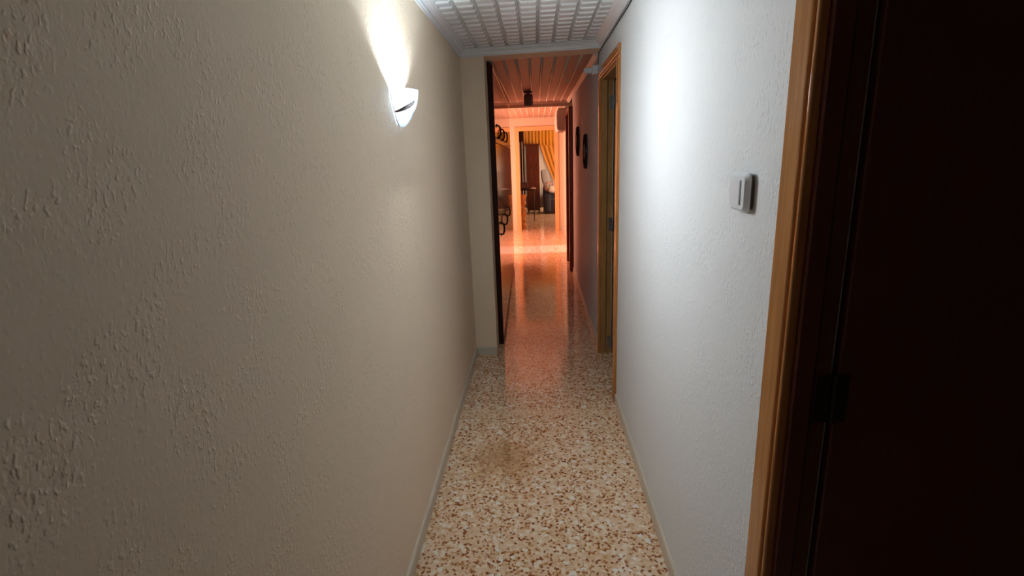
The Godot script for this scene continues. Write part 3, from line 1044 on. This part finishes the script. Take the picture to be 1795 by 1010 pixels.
		for j in 4:
			for k in n:
				var k2 := (k + 1) % n
				var c: Vector3 = (grid[j][k] + grid[j + 1][k2]) * 0.5
				var out := Vector3(-0.6, c.y, c.z) if j < 3 else Vector3(-1, -c.y, -c.z)
				if j == 0:
					out = Vector3(0, c.y, c.z)
				quad(st, grid[j][k], grid[j][k2], grid[j + 1][k2], grid[j + 1][k], out)
		part("frame", st, M.black, pl)
		st = tool(true)
		for j in 5:
			var r0 := 0.78 * j / 5.0
			var r1 := 0.78 * (j + 1) / 5.0
			for k in n:
				var a0 := TAU * k / n
				var a1 := TAU * (k + 1) / n
				var f := func(r: float, a: float) -> Vector3: return Vector3(-0.014 - 0.010 * (1.0 - r * r) * (1.0 + 0.25 * cos(a * 5.0) * r), 0.152 * r * sin(a), 0.095 * r * cos(a))
				quad(st, f.call(r0, a0), f.call(r1, a0), f.call(r1, a1), f.call(r0, a1), Vector3.LEFT)
		part("medallion", st, M.enamel, pl)

	# ---- ceiling spot in the planked part
	var sp := thing("ceiling_lamp", "short grey cylinder lamp hanging unlit from the planked ceiling", "lamp", Vector3(-0.068, 2.228, -6.25))
	st = tool(true)
	lathe(st, PackedVector2Array([Vector2(0, -0.02), Vector2(0.045, -0.02), Vector2(0.05, -0.012), Vector2(0.05, 0.0), Vector2(0, 0.001)]), Vector3.ZERO, Vector3.UP, 24)
	part("canopy", st, M.lamp_body, sp)
	st = tool(true)
	lathe(st, PackedVector2Array([Vector2(0.040, -0.135), Vector2(0.047, -0.15), Vector2(0.052, -0.14), Vector2(0.052, -0.05), Vector2(0.044, -0.03), Vector2(0, -0.018)]), Vector3.ZERO, Vector3.UP, 24)
	part("lamp_shade", st, M.lamp_body, sp)
	st = tool(true)
	lathe(st, PackedVector2Array([Vector2(0, -0.128), Vector2(0.041, -0.128), Vector2(0.041, -0.10), Vector2(0, -0.099)]), Vector3.ZERO, Vector3.UP, 24)
	part("dark_lens", st, M.black, sp)

	# ---- pull cord
	var pc := thing("pull_cord", "thin pale pull cord with a small knob hanging from the planked ceiling", "cord", Vector3(0.262, 2.229, -4.45))
	st = tool(true)
	tube(st, [Vector3(0, 0.0, 0), Vector3(0.001, -0.06, 0), Vector3(0, -0.115, 0)], [0.0018], false, 6)
	part("cord", st, M.plastic_old, pc)
	st = tool(true)
	lathe(st, PackedVector2Array([Vector2(0, -0.142), Vector2(0.006, -0.140), Vector2(0.009, -0.130), Vector2(0.007, -0.118), Vector2(0.002, -0.112), Vector2(0, -0.111)]), Vector3.ZERO, Vector3.UP, 12)
	part("knob", st, M.plastic_old, pc)

	# ---- air conditioner above the dark red door's far side
	var ac := thing("air_conditioner", "white wall air conditioner seen end-on, high on the right of the hall", "air conditioner", Vector3(0.53, 1.85, -7.68))
	st = tool()
	var body := PackedVector2Array([Vector2(0, 0.02), Vector2(0, 0.305), Vector2(0.185, 0.305), Vector2(0.205, 0.29), Vector2(0.217, 0.262), Vector2(0.218, 0.03), Vector2(0.210, 0.008), Vector2(0.19, 0.0), Vector2(0.05, 0.0)])
	extrude(st, body, Vector3.ZERO, Vector3.LEFT, Vector3.UP, Vector3(0, 0, -0.80))
	part("body", st, M.ac_body, ac)
	st = tool()
	chamfer(st, Vector3(-0.10, -0.006, -0.06), Vector3(-0.19, 0.008, -0.74), 0.003)
	part("air_flap", st, M.plastic_side, ac)
	st = tool()
	chamfer(st, Vector3(-0.214, 0.065, -0.02), Vector3(-0.224, 0.235, -0.78), 0.004)
	part("front_panel", st, M.ac_body, ac)

func _living_room() -> void:
	# tall wardrobe
	var w := thing("tall_cupboard", "tall dark red-brown cupboard in the living room before the yellow curtain", "cupboard", Vector3(-0.085, 0, -14.25))
	var st := tool()
	chamfer(st, Vector3(-0.175, 0.05, -0.5), Vector3(0.175, 1.77, 0.0), 0.004)
	part("body", st, M.brown_wood, w)
	st = tool()
	chamfer(st, Vector3(-0.19, 1.765, -0.51), Vector3(0.19, 1.80, 0.02), 0.006)
	part("cornice", st, M.brown_wood, w)
	for k in 2:
		st = tool()
		chamfer(st, Vector3(-0.172 + k * 0.173, 0.07, -0.002), Vector3(-0.001 + k * 0.173, 1.755, 0.016), 0.004)
		part("door", st, M.brown_wood, w)
	for s in [-0.14, 0.14]:
		st = tool()
		chamfer(st, Vector3(s - 0.02, 0, -0.05), Vector3(s + 0.02, 0.052, -0.01), 0.003)
		part("foot", st, M.brown_wood, w)
	# dark display cabinet with pale uprights on the left
	var c := thing("display_cabinet", "dark cabinet with pale upright strips at the left edge of the living room doorway", "cabinet", Vector3(-0.50, 0, -13.6))
	st = tool()
	chamfer(st, Vector3(-0.25, 0.0, -0.5), Vector3(0.20, 2.2, 0.0), 0.004)
	part("body", st, M.wardrobe_dark, c)
	for x in [0.03, 0.085, 0.15]:
		st = tool()
		chamfer(st, Vector3(x, 0.1, -0.002), Vector3(x + 0.018, 1.85, 0.012), 0.003)
		part("upright", st, M.ac_body, c)
	# curtains
	st = tool(true)
	sheet(st, func(u: float, v: float) -> Vector3: return Vector3(lerpf(-0.36, 1.3, u), lerpf(2.24, 1.78 - 0.02 * absf(sin(u * 9.0 * TAU)), v), -14.81 + (0.006 + 0.012 * v) * sin(u * 18.0 * TAU) + 0.006 * sin(u * 7.0 * TAU + 1.0)), 110, 4, 0.004, Vector3.BACK)
	var val := part("curtain_valance", st, M.curtain, self)
	tag(val, "yellow gathered valance across the top of the living room window", "curtain")
	st = tool(true)
	sheet(st, func(u: float, v: float) -> Vector3:
		# drawn aside: the free edge sweeps from the middle to the right as it falls
		var left := lerpf(0.02, 0.62, pow(clampf(v / 0.82, 0.0, 1.0), 1.35))
		var right := 1.25
		return Vector3(lerpf(left, right, u), lerpf(2.20, 0.12, v), -14.88 + 0.015 * sin(u * 9.0 * TAU + v * 1.5) + 0.006 * sin(u * 23.0 * TAU)), 96, 24, 0.004, Vector3.BACK)
	var dr := part("curtain_drape", st, M.curtain, self)
	st = tool(true)
	sheet(st, func(u: float, v: float) -> Vector3: return Vector3(lerpf(-0.38, 1.28, u), lerpf(2.2, 0.06, v), -14.918 + 0.005 * sin(u * 22.0 * TAU)), 88, 3, 0.002, Vector3.BACK)
	tag(part("added_sheer", st, M.sheer, self), "added pale sheer dimming the window light behind the yellow drape", "curtain")  # sheer put in to soften the glare of the window light
	tag(dr, "long yellow drape pulled aside to the right of the dark cupboard", "curtain")
	# sofa with cushions
	var s := thing("sofa", "dark slate-blue sofa under the patterned cushions at the far right", "sofa", Vector3(0.72, 0, -14.0))
	st = tool(true)
	pillow(st, Vector3(0, 0.22, -0.05), Vector3(0.55, 0.17, 0.36), 0.22)
	part("seat", st, M.sofa, s)
	st = tool(true)
	pillow(st, Vector3(0, 0.46, -0.36), Vector3(0.55, 0.28, 0.10), 0.3)
	part("backrest", st, M.sofa, s)
	st = tool(true)
	pillow(st, Vector3(-0.44, 0.30, -0.02), Vector3(0.10, 0.27, 0.36), 0.3)
	part("armrest", st, M.sofa, s)
	for x in [-0.48, 0.48]:
		for z in [-0.34, 0.24]:
			st = tool()
			chamfer(st, Vector3(x - 0.025, 0, z - 0.025), Vector3(x + 0.025, 0.08, z + 0.025), 0.004)
			part("foot", st, M.black, s)
	for q in [[Vector3(0.37, 0.72, -13.86), Vector3(0.19, 0.12, 0.06), 0.25, M.cushion, "white and rust patterned cushion propped on the sofa"], [Vector3(0.235, 0.93, -14.34), Vector3(0.10, 0.20, 0.05), 0.1, M.cushion_grey, "grey cushion standing behind the patterned one, beside the dark cupboard"], [Vector3(0.45, 0.62, -13.70), Vector3(0.15, 0.08, 0.05), -0.2, M.cushion_white, "off-white cushion lying lowest on the sofa arm"]]:
		st = tool(true)
		pillow(st, Vector3.ZERO, q[1], 0.55)
		var o := part(numbered("cushion"), st, q[3], self)
		o.position = q[0]
		o.rotation = Vector3(-0.25, 0.2, q[2])
		tag(o, q[4], "cushion", "cushions on the sofa")
	# side table with thin legs
	var t := thing("side_table", "thin-legged dark side table just inside the living room doorway on the left", "table", Vector3(-0.24, 0, -12.45))
	st = tool()
	chamfer(st, Vector3(-0.26, 0.725, -0.20), Vector3(0.20, 0.752, 0.20), 0.005)
	part("tabletop", st, M.wardrobe_dark, t)
	for x in [-0.24, 0.175]:
		for z in [-0.17, 0.17]:
			st = tool(true)
			tube(st, [Vector3(x, 0.726, z), Vector3(x, 0.35, z), Vector3(x, 0, z)], [0.012, 0.010, 0.008], false, 8)
			part("leg", st, M.black, t)
	var b := thing("picture_frame", "small dark framed picture standing on the side table", "picture frame", Vector3(-0.30, 0.752, -12.44), 0.15)
	st = tool()
	for f in [[Vector3(-0.08, 0, -0.008), Vector3(-0.06, 0.15, 0.008)], [Vector3(0.06, 0, -0.008), Vector3(0.08, 0.15, 0.008)], [Vector3(-0.06, 0, -0.008), Vector3(0.06, 0.02, 0.008)], [Vector3(-0.06, 0.13, -0.008), Vector3(0.06, 0.15, 0.008)]]:
		chamfer(st, f[0], f[1], 0.003)
	part("frame", st, M.black, b)
	st = tool()
	box(st, Vector3(-0.06, 0.02, -0.005), Vector3(0.06, 0.13, 0.002))
	part("picture", st, M.brown_wood, b)
	st = tool()
	extrude(st, PackedVector2Array([Vector2(-0.05, 0), Vector2(0.05, 0), Vector2(0.055, 0.02), Vector2(0.0, 0.045), Vector2(-0.05, 0.012)]), Vector3(0, 0, -0.06), Vector3.RIGHT, Vector3.UP, Vector3(0, 0, 0.12))
	var pp := part("paper", st, M.paper, self)
	pp.position = Vector3(-0.075, 0.753, -12.33)
	pp.rotation.y = 0.3
	tag(pp, "crumpled pale paper on the right end of the side table", "paper")
	# carved pedestal beside the doorway
	st = tool(true)
	var prof := PackedVector2Array([Vector2(0, 0), Vector2(0.065, 0.0), Vector2(0.065, 0.03)])
	for k in 26:
		var y := 0.04 + k * 0.025
		prof.append(Vector2(0.045 + 0.012 * sin(k * 1.35) + 0.008 * sin(k * 0.6 + 1.0), y))
	prof.append_array([Vector2(0.065, 0.70), Vector2(0.065, 0.72), Vector2(0, 0.721)])
	lathe(st, prof, Vector3.ZERO, Vector3.UP, 24)
	var ped := part("carved_pedestal", st, M.carved, self)
	ped.position = Vector3(-0.285, 0, -11.05)
	tag(ped, "golden turned pedestal with knobbly carving just past the doorway's left casing", "pedestal")
